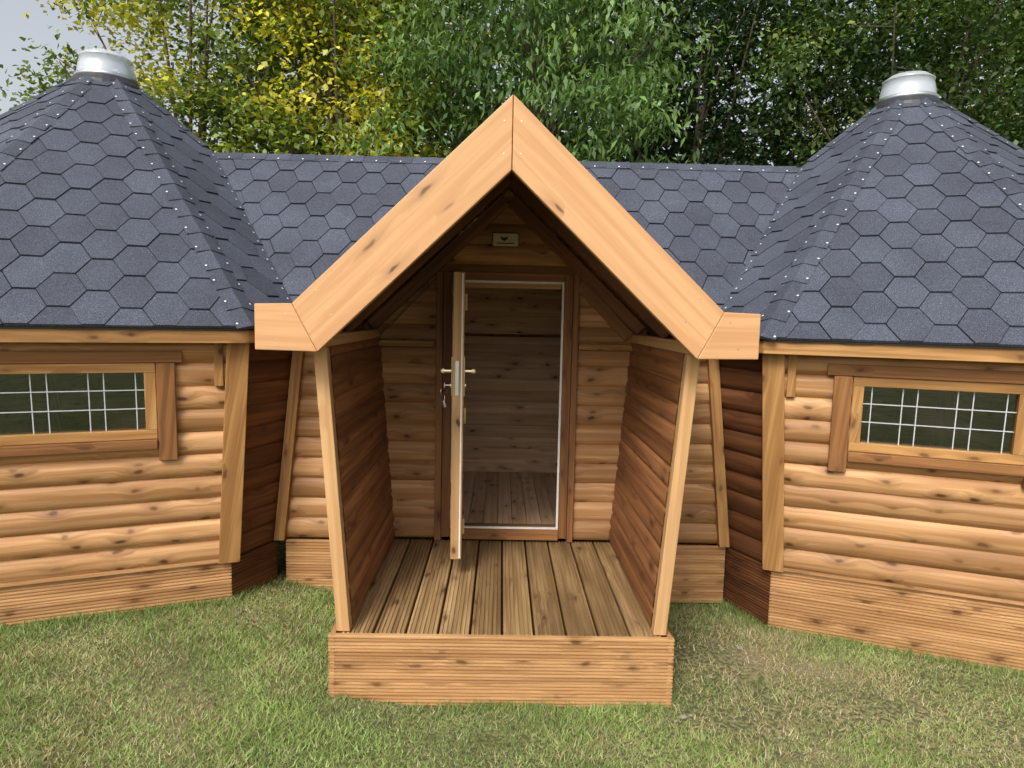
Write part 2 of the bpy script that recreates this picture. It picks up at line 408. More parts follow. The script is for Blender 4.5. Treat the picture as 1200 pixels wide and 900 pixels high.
# link roof
hsR=cone_hs(CR,math.radians(202.5)); hsL=cone_hs(CL,math.radians(-22.5))
hsRb=cone_hs(CR,math.radians(157.5)); hsLb=cone_hs(CL,math.radians(22.5))
PZ=2.695; ps=.952; PXE=1.02
pl=(V((-ps,0,1)),PZ-ps*cx); pr=(V((ps,0,1)),PZ+ps*cx)
shingles(shin,und,[(-2.6,YE,ZE),(cx,YE,ZE),(cx,YR,ZR),(-2.6,YR,ZR)],[hsL,pl])
shingles(shin,und,[(cx,YE,ZE),(2.6,YE,ZE),(2.6,YR,ZR),(cx,YR,ZR)],[hsR,pr])
YBE=2*YR-YE
hx=.9; ya,yb=5.29,5.74  # unseen opening added in the rear slope to let daylight indoors
zb=lambda y:ZE+ms*(YBE-y)
for (a,b,c,d) in ((-2.6,-hx,YR,YBE),(hx,2.6,YR,YBE),(-hx,hx,YR,ya),(-hx,hx,yb,YBE)):
    shingles(shin,und,[(a,d,zb(d)),(b,d,zb(d)),(b,c,zb(c)),(a,c,zb(c))],[hsRb,hsLb])
added_light.add([V((-hx,ya,zb(ya))),V((hx,ya,zb(ya))),V((hx,yb,zb(yb))),V((-hx,yb,zb(yb)))],[[0,1,2,3]],lambda p,q:(0,0),0)  # pane over the added opening, out of camera view
nb=V((0,ms,1)).normalized()
for a,b in (((-hx,ya),(hx,ya)),((-hx,yb),(hx,yb)),((-hx,ya),(-hx,yb)),((hx,ya),(hx,yb))):
    A=V((a[0],a[1],zb(a[1])));B=V((b[0],b[1],zb(b[1]))); chimc.box(A,B,(B-A).cross(nb).normalized()*.05,nb*.05)  # frame around the added opening
for i in range(24):
    x0=-2.13+i*4.32/24; x1=x0+4.32/24+.004
    nf=V((0,-ms,1)).normalized(); 
    df=V((0,-1,-ms)).normalized()*.08; db=V((0,1,-ms)).normalized()*.08
    A=V((x0,YR,ZR+.012));B=V((x1,YR,ZR+.017))
    caps.add([A+df,A,A+db,B+df,B,B+db],[[0,1,4,3],[1,2,5,4]],lambda p,k:(0,0),random.random())
    nail(A+df*.85+V((.1,0,.006)),nf)
for sg,h,C in((1,hsR,CR),(-1,hsL,CL)):
    a=V((C[0]-sg*.78,YR,ZR)); b=V((C[0]-sg*1.775,YE,ZE)); 
    for i in range(1,20):
        p=a.lerp(b,i/20)+V((sg*.07,0,.0))
        nh=h[0].normalized(); p=p-nh*(nh.dot(p)-h[1]/h[0].length)
        nail(p+nh*.013,nh)
for sg in(-1,1):
    a,b=sorted((sg*1.06,sg*(1.225 if sg>0 else 1.155)))
    fas.aabb(a,b,YE+.01,YE+.032,1.635,1.703); drip.aabb(a,b,YE-.006,YE+.03,1.704,1.722)
    soff.aabb(a,b,YE+.034,YO,1.650,1.662)
fas.aabb(-1.15,1.22,2*YR-YE-.032,2*YR-YE-.01,1.635,1.703)

DX0,DX1,DZ0,DZ1=-.315,.395,.42,2.03
wf=Wall((0,YM),-math.pi/2,lambda z:0.0)
wo_=Wall((0,YO),-math.pi/2,lambda z:0.0)
def jx(z,C,ang): 
    R=Rz(z)
    w=Wall(C,math.radians(ang),lambda q:R*c8); p=w.pos(0,z); s=(YO-p.y)/w.d.y; return w.pos(s,z).x
jR=lambda z:jx(z,CR,202.5); jL=lambda z:jx(z,CL,-22.5)
wo_.logs(logm,ZB+.02,ZT,jL,lambda z:-.80,.128,.024)
wo_.logs(logm,ZB+.02,ZT,lambda z:.86,jR,.128,.024)
gab=lambda z:max(.0,(2.60-z)/ps)
wf.logs(logm,ZB-.03,2.60,lambda z:cx-min(gab(z),.9),lambda z:cx+min(gab(z),.9),.128,.024,[(DX0-.05,DX1+.05,0,DZ1+.05)])
wbk=Wall((0,YB+.03),math.pi/2,lambda z:0.0)
wbk.logs(logm,ZB,2.0,lambda z:-1.45,lambda z:1.45,.128,.024)
for q in range(3):
    zc=ZB+.01-.0625-.125*q
    for a,b in((-1.33,-.80),(.86,1.45)):
        plin.ribbed((a,YO-.03,zc),(b,YO-.03,zc),(0,0,.1245),(0,-1,0),6)
for q in range(3):
    zc=ZB-.0625-.125*q
    plin.ribbed((-1.45,YB+.06,zc),(1.45,YB+.06,zc),(0,0,.123),(0,1,0),6)
for f,sg in((jL,-1),(jR,1)):
    postm.box((f(ZB+.03)-sg*.04,YO-.036,ZB+.015),(f(ZT)-sg*.04,YO-.036,ZT+.005),(.065,0,0),(0,.05,0))

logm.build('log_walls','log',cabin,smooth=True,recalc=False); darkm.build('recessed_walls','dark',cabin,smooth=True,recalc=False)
postm.build('corner_posts','trim',cabin,.004)
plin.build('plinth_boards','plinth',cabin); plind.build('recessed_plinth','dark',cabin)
shin.build('roof_shingles','shingle',cabin,recalc=False); und.build('roof_underlay','under',cabin,recalc=False)
caps.build('hip_caps','shingle',cabin,recalc=False); nails.build('roof_nails','nail',cabin,recalc=False)
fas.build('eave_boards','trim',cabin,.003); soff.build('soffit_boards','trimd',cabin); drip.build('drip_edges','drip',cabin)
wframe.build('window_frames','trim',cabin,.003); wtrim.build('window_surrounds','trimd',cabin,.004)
glass.build('window_panes','glass',cabin,recalc=False); lead.build('window_lattice','lead',cabin); added_light.build('added_roof_light_pane','added_light_glass',cabin,recalc=False)
chim.build('roof_vent_rings','metal',cabin,smooth=True); chimp.build('roof_vent_domes','plastic',cabin,smooth=True); chimc.build('roof_vent_collars','drip',cabin)

# ---------------------------------------------------------------- porch
YF=3.05; ZD=.335
deck=MB(); fr=MB(); 
nb_=10; dw=1.50/nb_
for i in range(nb_):
    x=cx-.75+dw*(i+.5)
    deck.ribbed((x,YF-.0+random.uniform(-.003,.002),ZD+random.uniform(-.001,.001)),(x,YM-.02,ZD),(-(dw-.011),0,0),(0,0,1),6,.027,.0065)
deck.build('porch_deck','deck',cabin)
for q in range(3):
    zc=ZD-.004-.056-.1125*q
    fr.ribbed((cx-.80,YF-.03,zc),(cx+.80,YF-.03,zc),(0,0,.1115),(0,-1,0),6,.027,.008,.5+.1*q)
    for sg in(-1,1):
        fr.ribbed((cx+sg*.798,YF-.028,zc),(cx+sg*.798,YO-.03,zc),(0,0,.112),(sg,0,0),6,.025,.006)
fr.build('porch_base_boards','plinth',cabin)
bm_=MB(); bm_.aabb(cx-.76,cx+.76,YF+.0,YM,-.02,.295,'x'); bm_.build('deck_bearers','dark',cabin)
pin=MB(); pout=MB(); pst=MB()
ZP0=ZD+.004; ZP1=1.655
for sg in(-1,1):
    lean=lambda z:.712+(.812-.712)*(z-ZP0)/(ZP1-ZP0)
    wi=Wall((cx,0),math.pi if sg>0 else 0.0,lambda z:-lean(z))
    sy=wi.d.y
    y0,y1=YF+.05,YM-.001
    a,b=sorted((y0*sy,y1*sy))
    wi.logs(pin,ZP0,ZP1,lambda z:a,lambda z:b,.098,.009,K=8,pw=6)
    wo=Wall((cx,0),0.0 if sg>0 else math.pi,lambda z:lean(z)+.045)
    sy=wo.d.y; a2,b2=sorted((y0*sy,YO*sy))
    wo.logs(pout,ZP0,ZP1,lambda z:a2,lambda z:b2,.128,.022)
    X0=cx+sg*(lean(ZP0)+.024); X1=cx+sg*(lean(ZP1)+.024)
    pst.box((X0,YF+.022,ZP0-.0),(X1,YF+.022,ZP1),(.060,0,0),(0,.056,0))
    pst.aabb(*sorted((cx+sg*.800,cx+sg*.885)),2.95,YM-.03,ZP1+.001,ZP1+.055,'y')
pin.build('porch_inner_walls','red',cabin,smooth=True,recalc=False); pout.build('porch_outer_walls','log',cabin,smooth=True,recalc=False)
pst.build('porch_posts','door',cabin,.004)
shp=MB();unp=MB();cp=MB()
YG=2.915
for sg in(-1,1):
    zl=PZ-ps*PXE
    shingles(shp,unp,[(cx,YG,PZ),(cx+sg*PXE,YG,zl),(cx+sg*PXE,5.2,zl),(cx,5.2,PZ)],[HS_front])
for i in range(12):
    y0=YG+i*.175; 
    if y0>4.8: break
    A=V((cx,y0,PZ+.014));B=V((cx,y0+.18,PZ+.018)); d1=V((-1,0,-ps)).normalized()*.09; d2=V((1,0,-ps)).normalized()*.09
    cp.add([A+d1,A,A+d2,B+d1,B,B+d2],[[0,1,4,3],[1,2,5,4]],lambda p,k:(0,0),random.random())
shp.build('porch_roof_shingles','shingle',cabin,recalc=False);unp.build('porch_roof_underlay','under',cabin,recalc=False);cp.build('porch_ridge_cap','shingle',cabin,recalc=False)
ce=MB()
for sg in(-1,1):
    dn=V((sg,0,-ps)).normalized(); nn=V((-sg*ps,0,-1)).normalized()
    for i in range(13):
        t=.052+i*.104
        c0=V((cx,YG+.002,PZ-.075))+dn*t
        ce.box(c0,c0+V((0,YM-YG-.005,0)),dn*.100,nn*.016)
    for yy in(YM-.045,3.62):
        A=V((cx,yy,PZ-.15)); B=A+dn*1.18
        ce.box(A+dn*.03,B,nn*.075,V((0,.045,0)))
    ce.aabb(*sorted((cx+sg*.89,cx+sg*1.03)),YG+.003,YE,1.668,1.680,'y')
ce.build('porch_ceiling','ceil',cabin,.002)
ga=MB()
Yg0,Yg1=2.87,2.912
ZO,ZI=2.705,2.405
xo=.905; xi=.80
zo=ZO-ps*xo; zi=ZI-ps*xi
for sg in(-1,1):
    off=.0012
    pts=[(cx+sg*off,Yg0,ZO),(cx+sg*xo,Yg0,zo),(cx+sg*xi,Yg0,zi),(cx+sg*off,Yg0,ZI)]
    ga.prism(pts,(0,Yg1-Yg0,0),(sg,0,-ps),.5+.2*sg)
    e=.0010
    pts=[(cx+sg*(xo+e),Yg0,zo),(cx+sg*1.06,Yg0,zo-.004),(cx+sg*1.06,Yg0,zi+.004),(cx+sg*(xi+e),Yg0,zi)]
    ga.prism(pts,(0,Yg1-Yg0,0),(1,0,0),.35)
    ga.aabb(*sorted((cx+sg*1.034,cx+sg*1.058)),Yg1+.001,YE+.0,zi+.006,zo-.10,'y')
ga.build('gable_boards','fascia',cabin,.004)
sw=MB()
for sg in(-1,1):
    for (x,z) in((.035,2.60),(.035,2.47),(.93,1.80),(.97,1.69),(.80,1.90),(.74,1.80)):
        sw.tube((cx+sg*x,Yg0-.001,z),(cx+sg*x,Yg0+.003,z),.003,.003,8)
sw.build('gable_screws','steel',cabin)
ra=MB()
for a,b in((-.80,DX0-.11),(DX1+.10,.865)):
    ra.aabb(a,b,YM-.062,YM-.026,1.605,1.640)
ra.build('wall_rails','trim',cabin,.003)
br=MB()
for sg in(-1,1):
    br.box((cx+sg*.46,YM-.042,2.02),(cx+sg*.78,YM-.042,1.69),V((.05,0,.05)),V((0,.03,0)))
br.build('gable_braces','trimd',cabin,.003)
df=MB(); wh=MB()
y0,y1=YM-.045,YM+.08
df.aabb(DX0-.055,DX0,y0,y1,DZ0-.06,DZ1+.05,'z'); df.aabb(DX1,DX1+.055,y0,y1,DZ0-.06,DZ1+.05,'z')
df.aabb(DX0+.001,DX1-.001,y0+.002,y1,DZ1,DZ1+.05,'x'); df.aabb(DX0+.001,DX1-.001,y0-.01,y1,DZ0-.07,DZ0,'x')
df.aabb(DX0-.10,DX0-.057,YM-.055,YM,ZD+.004,DZ1+.05,'z'); df.aabb(DX1+.057,DX1+.095,YM-.055,YM,ZD+.004,DZ1+.05,'z')
df.build('door_frame','trimd',cabin,.003)
wh.aabb(DX1-.014,DX1-.001,y0+.012,y0+.03,DZ0+.001,DZ1-.015,'z'); wh.aabb(DX0+.001,DX0+.012,y0+.012,y0+.03,DZ0+.001,DZ1-.015,'z')
wh.aabb(DX0+.001,DX1-.001,y0+.013,y0+.031,DZ1-.0145,DZ1-.001,'x'); wh.aabb(DX0+.002,DX1-.002,y0+.003,y0+.02,DZ0+.001,DZ0+.012,'x')
wh.build('door_seal','white',cabin)
lt=MB(); lt.aabb(DX0+.02,DX1-.02,y0+.032,y1-.01,DZ1-.045,DZ1-.002,'x'); lt.build('door_lintel_lining','door',cabin)
door=empty('door',cabin)
H=V((DX0+.045,YM-.06,0)); E=V((-.232,3.71,0)); dd=(E-H).normalized(); nd=V((-dd.y,dd.x,0)); 
if nd.x<0: nd=-nd
leaf=MB()
Z0,Z1=.445,2.04; Wd=(E-H).length; npl=6
for i in range(npl):
    a=.001+i*Wd/npl; b=(i+1)*Wd/npl-.003
    leaf.box(H+dd*((a+b)/2)+V((0,0,Z0)),H+dd*((a+b)/2)+V((0,0,Z1)),dd*(b-a),nd*.062,.5)
leaf.build('door_leaf','door',door,.004)
rl=MB()
for z in(.62,1.25,1.88):
    rl.box(H+dd*.05+nd*.039+V((0,0,z)),H+dd*(Wd-.05)+nd*.039+V((0,0,z)),V((0,0,.09)),nd*.014)
rl.build('door_ledges','door',door,.003)
ws=MB(); ws.box(E+dd*.002+V((0,0,Z0+.01))+nd*.019,E+dd*.002+V((0,0,Z1-.01))+nd*.019,nd*.007,dd*.006); ws.build('leaf_seal','white',door)
lk=MB(); lk.box(E+dd*.001+V((0,0,1.37))-nd*.006,E+dd*.001+V((0,0,1.56))-nd*.006,nd*.020,dd*.004); lk.build('lock_faceplate','steel',door,.001)
hd=MB(); hp=E-dd*.07+V((0,0,1.50))
for sg in(-1,1):
    n=nd*sg
    hd.box(hp+n*.034-V((0,0,.14)),hp+n*.034+V((0,0,.08)),dd*.045,n*.008)
    hd.tube(hp+n*.03,hp+n*.090,.013,.013); hd.tube(hp+n*.084+dd*.01,hp+n*.086-dd*.12,.014,.011); hd.tube(hp+n*.034-V((0,0,.08)),hp+n*.046-V((0,0,.08)),.014,.014)
hd.build('door_handles','brass',door,.002)
kp=hp-nd*.045-V((0,0,.08)); ky=MB()
ky.tube(kp,kp-nd*.03,.004,.004); ky.box(kp-nd*.03-V((0,0,.014)),kp-nd*.03+V((0,0,.014)),dd*.024,nd*.003)
for i in range(12):
    a0=i*math.pi/6;a1=a0+math.pi/6; c=kp-nd*.036-V((0,0,.035))
    ky.tube(c+nd*(.002)+V((0,0,1))*.022*math.cos(a0)+(dd-nd).normalized()*.022*math.sin(a0),c+nd*.002+V((0,0,1))*.022*math.cos(a1)+(dd-nd).normalized()*.022*math.sin(a1),.002,.002,5)
c=kp-nd*.036-V((0,0,.057)); ky.box(c,c-V((0,0,.055)),(dd+nd).normalized()*.022,nd*.003); ky.tube(c-V((0,0,.03)),c-V((0,0,.066))+nd*.01,.012,.012,8)
ky.build('door_key','steel',door)
hg=MB()
for z in(.65,1.85): hg.tube(H-nd*.036+V((0,0,z)),H-nd*.036+V((0,0,z+.08)),.009,.009)
hg.build('door_hinges','steel',door)
pt=MB(); pt.aabb(-.065,.095,YM-.044,YM-.034,2.245,2.325); pt.build('gable_plate','cream',cabin,.004)
pk=MB(); pk.prism([(-.012,YM-.0455,2.287),(.006,YM-.0455,2.275),(.024,YM-.0455,2.287),(.034,YM-.0455,2.305),(.006,YM-.0455,2.297),(-.022,YM-.0455,2.305)],(0,.001,0),(1,0,0)); pk.aabb(-.04,.07,YM-.0455,YM-.0445,2.260,2.266); pk.build('plate_print','black',cabin)
pf=MB(); pf.aabb(-.070,.100,YM-.036,YM-.020,2.240,2.330); pf.build('plate_backing','trimd',cabin,.003)

# ---------------------------------------------------------------- interior
fl=MB(); n=26
for i in range(n):
    x=-1.3+i*.1; fl.aabb(x,x+.097,YM+.05,YB,.36,.405+random.uniform(-.0006,.0006),'y')
fl.build('interior_floor','inner',cabin,.002)
wi=Wall((0,YB-.02),-math.pi/2,lambda z:0.0); inn=MB()
wi.logs(inn,.405,1.60,lambda z:-1.4,lambda z:1.4,.105,.006,K=8,pw=8)
A=V((0,YB-.04,1.66));B=V((0,YR,2.80)); dn=(B-A).normalized(); L=(B-A).length; nn=V((0,-dn.z,dn.y))
t=0
while t<L-.01:
    c=A+dn*(t+.052); 
    rngs=[(-1.4,-hx),(hx,1.4)] if c.y<5.70 else [(-1.4,1.4)]  # ceiling gap under the added roof opening, passes its daylight in
    for a,b in rngs: inn.box(c+V((a,0,0)),c+V((b,0,0)),dn*.1035,nn*.014)
    t+=.105
inn.build('interior_walls','inner',cabin,smooth=False)
il=MB(); il.aabb(-1.4,1.4,YB-.075,YB-.03,1.585,1.625); il.aabb(-1.4,1.4,YB-.05,YB-.028,.406,.445); il.build('interior_rails','inner',cabin,.003)

# ---------------------------------------------------------------- ground
def sm(t): t=np.clip(t,0,1); return t*t*(3-2*t)
def zg(x,y):
    x=np.asarray(x,float);y=np.asarray(y,float)
    base=.135*np.clip((-x-.35)/1.35,0,1)+.03*np.clip((-x-1.7)/3,0,1)
    fade=np.exp(-((np.maximum(np.abs(x)-8,0))**2+(np.maximum(np.abs(y-4)-8,0))**2)/60)
    bump=.006*np.sin(x*5.1+y*2.3)*np.sin(y*4.3-x*1.7)+.004*np.sin(x*11+1)*np.sin(y*13)
    return (base+bump-.004)*fade
def axis(c0,c1,st):
    a=np.arange(c0,c1,st); far=np.array([1,2.5,5,9,15,25,45,80,150,300,600.])
    return np.concatenate([(c0-far)[::-1],a,a[-1]+far])
xs=axis(-7,7,.07); ys=axis(-1,7.5,.07); X,Y=np.meshgrid(xs,ys); Z=zg(X,Y)
me=bpy.data.meshes.new('lawn'); nx,ny=len(xs),len(ys)
idx=np.arange(nx*ny).reshape(ny,nx); F=np.stack([idx[:-1,:-1],idx[:-1,1:],idx[1:,1:],idx[1:,:-1]],-1).reshape(-1,4)
me.from_pydata(np.stack([X,Y,Z],-1).reshape(-1,3).tolist(),[],F.tolist()); me.polygons.foreach_set('use_smooth',[True]*len(me.polygons))
m,nt,b=newmat('lawn_ground'); L=nt.links.new
tc=N(nt,'ShaderNodeTexCoord')
a1=N(nt,'ShaderNodeTexNoise',Scale=1.6,Detail=6.0,Roughness=.65); a2=N(nt,'ShaderNodeTexNoise',Scale=45.0,Detail=3.0); a3=N(nt,'ShaderNodeTexNoise',Scale=.9,Detail=5.0)
for q in(a1,a2,a3): L(tc.outputs['Object'],q.inputs['Vector'])
c=ramp(nt,a1.outputs[0],[(.35,(.12,.14,.045)),(.52,(.20,.195,.075)),(.68,(.30,.25,.125))])
c=mix(nt,c,(.07,.072,.028),ramp(nt,a2.outputs[0],[(.42,1),(.6,0)]))
c=mix(nt,c,(.24,.185,.11),ramp(nt,a3.outputs[0],[(.55,0),(.68,.8)]))
L(c,b.inputs['Base Color']); b.inputs['Roughness'].default_value=.95
bp=N(nt,'ShaderNodeBump',Strength=.8,Distance=.02); L(a2.outputs[0],bp.inputs['Height']); L(bp.outputs[0],b.inputs['Normal'])
me.materials.append(m); lawn=bpy.data.objects.new('lawn',me); sc.collection.objects.link(lawn)

def npmesh(name,verts,faces,cols,mat,parent=None):
    me=bpy.data.meshes.new(name); nv=len(verts); k=faces.shape[1]
    me.vertices.add(nv); me.vertices.foreach_set('co',verts.astype(np.float32).ravel())
    me.loops.add(faces.size); me.loops.foreach_set('vertex_index',faces.astype(np.int32).ravel())
    me.polygons.add(len(faces)); me.polygons.foreach_set('loop_start',np.arange(0,faces.size,k,dtype=np.int32)); me.polygons.foreach_set('loop_total',np.full(len(faces),k,dtype=np.int32))
    me.update(calc_edges=True); at=me.attributes.new('Col','FLOAT_COLOR','POINT')
    at.data.foreach_set('color',np.concatenate([cols,np.ones((nv,1))],1).astype(np.float32).ravel())
    me.materials.append(M[mat]); ob=bpy.data.objects.new(name,me); sc.collection.objects.link(ob); ob.parent=parent; return ob
def vnoise(x,y,s,seed):
    r=np.random.default_rng(seed); g=r.random((64,64)); u=x*s;v=y*s; i=np.floor(u).astype(int);j=np.floor(v).astype(int);fu=sm(u-i);fv=sm(v-j)
    G=lambda a,b:g[a%64,b%64]
    return (G(i,j)*(1-fu)+G(i+1,j)*fu)*(1-fv)+(G(i,j+1)*(1-fu)+G(i+1,j+1)*fu)*fv
def inside_building(x,y):
    o=np.zeros(len(x),bool)
    for C in(CR,CL):
        dx,dy=np.abs(x-C[0]),np.abs(y-C[1]); d=np.zeros(len(x))
        for a in (22.5,67.5): d=np.maximum(d,dx*math.cos(math.radians(a))+dy*math.sin(math.radians(a)))
        o|=d<R0*c8+.005
    o|=(np.abs(x)<1.4)&(y>YO-.03)&(y<YB+.05)
    o|=(np.abs(x-cx)<.80)&(y>YF-.03)&(y<YM)
    return o
def blades(n,x0,x1,y0,y1,h0,h1,wd):
    x=rng.uniform(x0,x1,n);y=rng.uniform(y0,y1,n)
    k=~inside_building(x,y)
    dens=.6*vnoise(x,y,1.7,3)+.4*vnoise(x,y,6,4)
    bare=np.exp(-(((x-1.2)/.38)**2+((y-3.50)/.32)**2))*.85+np.exp(-(((x-2.0)/.5)**2+((y-3.0)/.2)**2))*.5+np.exp(-(((x-1.0)/.25)**2+((y-2.92)/.12)**2))*.6
    k&=rng.random(n)<np.clip(.20+1.35*dens-bare,.05,1)
    x=x[k];y=y[k];bare=bare[k];n=len(x); z=zg(x,y)-.003
    h=rng.uniform(h0,h1,n)*(.55+.9*vnoise(x,y,3,9)); a=rng.uniform(0,2*np.pi,n); ln=rng.uniform(.2,1.5,n)*h; b=rng.uniform(0,2*np.pi,n)
    w=wd*rng.uniform(.6,1.3,n)
    base=np.stack([x,y,z],1); sv=np.stack([np.cos(a),np.sin(a),0*a],1)*w[:,None]/2
    tip=base+np.stack([np.cos(b)*ln,np.sin(b)*ln,h],1)
    vs=np.stack([base-sv,base+sv,tip],1).reshape(-1,3)
    f=np.arange(n*3).reshape(n,3)
    t=rng.random(n); dry=np.clip(2.2*(vnoise(x,y,1.1,21)*.35+vnoise(x,y,3.7,22)*.35+vnoise(x,y,9,23)*.3)-.84+bare*.9,0,1)
    isdry=rng.random(n)<(.10+.75*dry)
    g=np.array([.17,.26,.062])*(1-t[:,None])+np.array([.32,.41,.120])*t[:,None]
    g*= (.5+1.0*(.45*vnoise(x,y,2.0,31)+.55*vnoise(x,y,8,32)))[:,None]
    d=np.array([.48,.41,.22])*(.65+.5*t[:,None])
    c=np.where(isdry[:,None],d,g)
    return vs,f,np.repeat(c,3,axis=0)
vs,f,c=blades(330000,-3.6,3.6,2.2,4.7,.012,.032,.0055)
g1=npmesh('grass_blades',vs,f,c,'blade',lawn)
vs,f,c=blades(60000,-6.5,6.5,0.2,7.5,.02,.04,.009)
g2=npmesh('grass_blades_outer',vs,f,c,'blade',lawn)
px=[];py=[]
def line(a,b,n):
    t=rng.random(n)**1.0; px.append(a[0]+(b[0]-a[0])*t+rng.normal(0,.02,n)); py.append(a[1]+(b[1]-a[1])*t-np.abs(rng.normal(0,.035,n)))
for sg,C in((-1,CL),(1,CR)):
    r=R0*1.0+.02
    A=(C[0]-sg*r*.7071,YR-r*.7071); line(A,(C[0],YR-r),1300); line(A,(sg*1.45,YO),400); line((sg*.85,YO-.03),(sg*1.4,YO-.03),400)
line((cx-.83,YF-.03),(cx+.83,YF-.03),1000)
t=rng.random(500); px+= [np.full(500,cx-.83),np.full(500,cx+.83)]; py+=[YF+t*1.15,YF+t*1.15]
x=np.concatenate(px);y=np.concatenate(py)
kk=rng.random(len(x))<np.clip(1.6*vnoise(x,y,6,77)-.15,.05,1); x=x[kk];y=y[kk]
n=len(x);z=zg(x,y)-.003;h=rng.uniform(.02,.065,n);a=rng.uniform(0,6.28,n);b=rng.uniform(0,6.28,n)
sv=np.stack([np.cos(a),np.sin(a),0*a],1)*.003; base=np.stack([x,y,z],1); ln=h*rng.uniform(.2,.9,n)[:]
tip=base+np.stack([np.cos(b)*ln,np.sin(b)*ln,h],1)
t=rng.random((n,1)); c=np.array([.14,.22,.055])*(1-t)+np.array([.30,.36,.12])*t
npmesh('edge_grass',np.stack([base-sv,base+sv,tip],1).reshape(-1,3),np.arange(n*3).reshape(n,3),np.repeat(c,3,axis=0),'blade',lawn)
pb=MB()
for (x,y,r) in [(.86,2.93,.018),(.90,2.95,.011),(.82,2.90,.010),(1.25,2.80,.010),(-1.42,2.68,.010),(1.65,3.3,.010),(1.1,3.3,.011),(1.35,3.6,.012)]+[(random.uniform(.85,2.3),random.uniform(2.75,3.7),random.uniform(.003,.007)) for _ in range(26)]:
    z=float(zg(x,y)); n=9; P=[]
    for j,(rr,zz) in enumerate(((1.0,.0),(.95,.45),(.55,.8))):
        P+=[V((x+r*rr*math.cos(2*math.pi*i/n)*random.uniform(.8,1.15),y+r*.75*rr*math.sin(2*math.pi*i/n)*random.uniform(.8,1.15),z+r*zz*.8+.004)) for i in range(n)]
    F=[[j*n+i,j*n+(i+1)%n,(j+1)*n+(i+1)%n,(j+1)*n+i] for j in range(2) for i in range(n)]+[list(range(2*n,3*n)),list(range(n-1,-1,-1))]
    pb.add(P,F,lambda p,k:(0,0),.5)
pb.build('pebbles','stone')

# ---------------------------------------------------------------- trees
def leaf_cloud(centers,ccol,per,spread,flat,size,wid,droop):
    n=len(centers)*per; C=np.repeat(centers,per,axis=0); K=np.repeat(ccol,per,axis=0)
    P=C+rng.normal(0,1,(n,3))*np.array([spread,spread,spread*flat])
    a=rng.uniform(0,2*np.pi,n); el=rng.normal(-droop,.45,n)
    D=np.stack([np.cos(a)*np.cos(el),np.sin(a)*np.cos(el),np.sin(el)],1)
    up=np.stack([rng.normal(0,.5,n),rng.normal(-.25,.5,n),np.ones(n)],1)
    S=np.cross(D,up); S/=np.linalg.norm(S,axis=1,keepdims=True)+1e-9
    Nn=np.cross(S,D)
    l=size*rng.uniform(.6,1.25,n)[:,None]; w=l*wid*rng.uniform(.8,1.2,n)[:,None]
    vs=np.stack([P,P+D*l*.45+S*w*.5+Nn*l*.07,P+D*l-Nn*l*.08,P+D*l*.45-S*w*.5+Nn*l*.07],1).reshape(-1,3)
    col=K*rng.uniform(.72,1.3,(n,1))+rng.normal(0,.004,(n,3))
    return vs,np.arange(n*4).reshape(n,4),np.repeat(np.clip(col,.003,1),4,axis=0)
def tree(name,base,cen,rad,ncl,per,spread,flat,size,wid,droop,dark,light,accent=None,pa=0,limbs=26,th=.16):
    e=empty(name); cen=np.array(cen,float);rad=np.array(rad,float)
    d=rng.normal(0,1,(ncl,3)); d/=np.linalg.norm(d,axis=1,keepdims=True)
    lob=1+.16*np.sin(d[:,0]*5+cen[0])*np.sin(d[:,2]*6+1)+.12*np.sin(d[:,1]*9+d[:,2]*7)
    r=(.35+.65*rng.random(ncl)**.6)*lob
    P=cen+d*rad*r[:,None]; P[:,2]=np.maximum(P[:,2],.9)
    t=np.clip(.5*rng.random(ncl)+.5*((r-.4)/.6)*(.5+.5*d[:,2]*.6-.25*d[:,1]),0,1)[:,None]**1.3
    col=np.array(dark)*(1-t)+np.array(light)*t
    if accent is not None:
        pn=np.sin(P[:,0]*1.9+P[:,2]*1.1)*.5+.5; k=rng.random(ncl)<pa*(.3+1.4*pn); col[k]=np.array(accent)*rng.uniform(.6,1.1,(k.sum(),1))
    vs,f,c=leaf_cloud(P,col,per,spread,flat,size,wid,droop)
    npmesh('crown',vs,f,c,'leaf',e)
    mb=MB(); b=V(base); zz=float(zg(base[0],base[1])); b.z=zz-.05
    top=V((cen[0],cen[1],cen[2]+rad[2]*.3)); pts=[b]
    for i in range(1,7):
        q=b.lerp(top,i/6); q+=V((random.uniform(-.12,.12),random.uniform(-.12,.12),0)); pts.append(q)
    for i in range(6): mb.tube(pts[i],pts[i+1],th*(1-i/7),th*(1-(i+1)/7),9,False)
    for i in range(limbs):
        tgt=V(P[rng.integers(ncl)].tolist()); j=random.randint(1,5); s=pts[j]
        m1=s.lerp(tgt,.5)+V((0,0,random.uniform(.0,.4))); r0=th*.38*(1-j/8)
        mb.tube(s,m1,r0,r0*.6,6,False); mb.tube(m1,tgt,r0*.6,.008,6,False)
        for _ in range(3):
            q=m1.lerp(tgt,random.random()); mb.tube(q,q+V((random.uniform(-.5,.5),random.uniform(-.5,.5),random.uniform(-.2,.5))),r0*.25,.004,5,False)
    mb.build('trunk','bark',e,recalc=False,smooth=True)
    return e
tree('field_maple_tree',(-5.0,11.2,0),(-4.7,11.0,4.8),(2.4,1.9,3.8),300,85,.25,.6,.10,.72,.35,(.055,.09,.022),(.28,.37,.07),(.52,.50,.07),.26)
tree('field_maple_tree',(-2.5,10.4,0),(-2.5,10.3,4.7),(1.9,1.6,4.2),330,90,.25,.6,.095,.7,.35,(.075,.12,.027),(.34,.42,.07),(.64,.57,.07),.40)
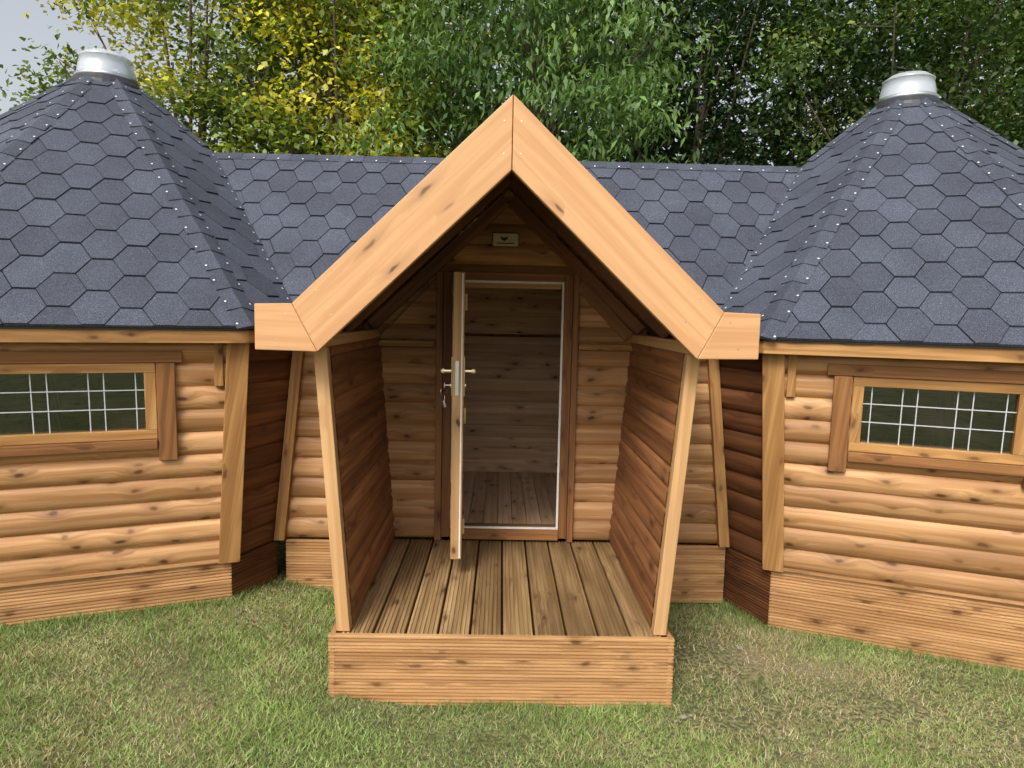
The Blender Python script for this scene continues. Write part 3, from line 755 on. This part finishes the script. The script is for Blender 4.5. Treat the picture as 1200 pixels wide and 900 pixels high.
tree('cherry_tree',(.6,10.0,0),(.40,9.6,4.3),(2.15,1.8,3.7),370,85,.25,.5,.13,.33,.75,(.045,.095,.026),(.27,.42,.12),None,0)
tree('yew_tree',(3.4,12.4,0),(3.3,12.0,4.2),(2.5,1.8,4.8),350,90,.30,.7,.09,.5,.2,(.010,.022,.009),(.045,.078,.030),None,0)
tree('holm_oak_tree',(6.2,11.2,0),(6.0,11.0,4.4),(2.4,1.9,4.5),400,90,.27,.7,.10,.55,.4,(.014,.034,.011),(.13,.21,.05),(.30,.36,.08),.07)
tree('holm_oak_tree',(9.4,11.4,0),(9.2,11.2,4.7),(2.5,2.0,4.6),380,90,.29,.7,.10,.55,.4,(.016,.038,.012),(.15,.23,.055),(.34,.40,.09),.10)
n=2700; x=rng.uniform(-22,24,n); hmax=np.where(x<-5.0,4.4,13.5)+1.0*np.sin(x*.9)+.6*np.sin(x*2.3)
z=rng.random(n)*hmax; y=15.0+rng.normal(0,.8,n)+.009*(x**2)
t=rng.random((n,1)); col=np.array([.010,.020,.008])*(1-t)+np.array([.055,.09,.025])*t
vs,f,c=leaf_cloud(np.stack([x,y,z],1),col,42,.55,.8,.30,.7,.3)
npmesh('distant_trees',vs,f,c,'leaf')

# ---------------------------------------------------------------- world, sun, camera
sv=V((-.45,-1.0,1.10)).normalized()
w=bpy.data.worlds.new("World"); sc.world=w; w.use_nodes=True; nt=w.node_tree
bg=nt.nodes['Background']; sk=nt.nodes.new('ShaderNodeTexSky'); sk.sky_type='NISHITA'; sk.sun_disc=False
sk.sun_elevation=math.asin(sv.z); sk.sun_rotation=math.atan2(sv.x,sv.y); sk.dust_density=5.0; sk.air_density=1.0
hs=nt.nodes.new('ShaderNodeHueSaturation'); hs.inputs['Saturation'].default_value=.30; hs.inputs['Value'].default_value=1.4; nt.links.new(sk.outputs[0],hs.inputs['Color'])
nt.links.new(hs.outputs[0],bg.inputs[0]); bg.inputs[1].default_value=.15
sd=bpy.data.lights.new('sun','SUN'); sd.energy=2.3; sd.angle=math.radians(18); sd.color=(1,.96,.91)
so=bpy.data.objects.new('sun',sd); sc.collection.objects.link(so); so.rotation_euler=sv.to_track_quat('Z','Y').to_euler()

cd=bpy.data.cameras.new('camera'); cam=bpy.data.objects.new('camera',cd); sc.collection.objects.link(cam)
cd.sensor_width=36; cd.lens=24; cd.clip_end=2000; cd.clip_start=.05
p=math.radians(5.7); yw=math.radians(.97); rl_=math.radians(1.2)
Fv=V((math.sin(yw)*math.cos(p),math.cos(yw)*math.cos(p),-math.sin(p))); Rr=Fv.cross(V((0,0,1))).normalized(); U=Rr.cross(Fv)
R2=Rr*math.cos(rl_)+U*math.sin(rl_); U2=U*math.cos(rl_)-Rr*math.sin(rl_)
Mx=Matrix((R2,U2,-Fv)).transposed().to_4x4(); Mx.translation=V((0,0,1.81)); cam.matrix_world=Mx
sc.camera=cam
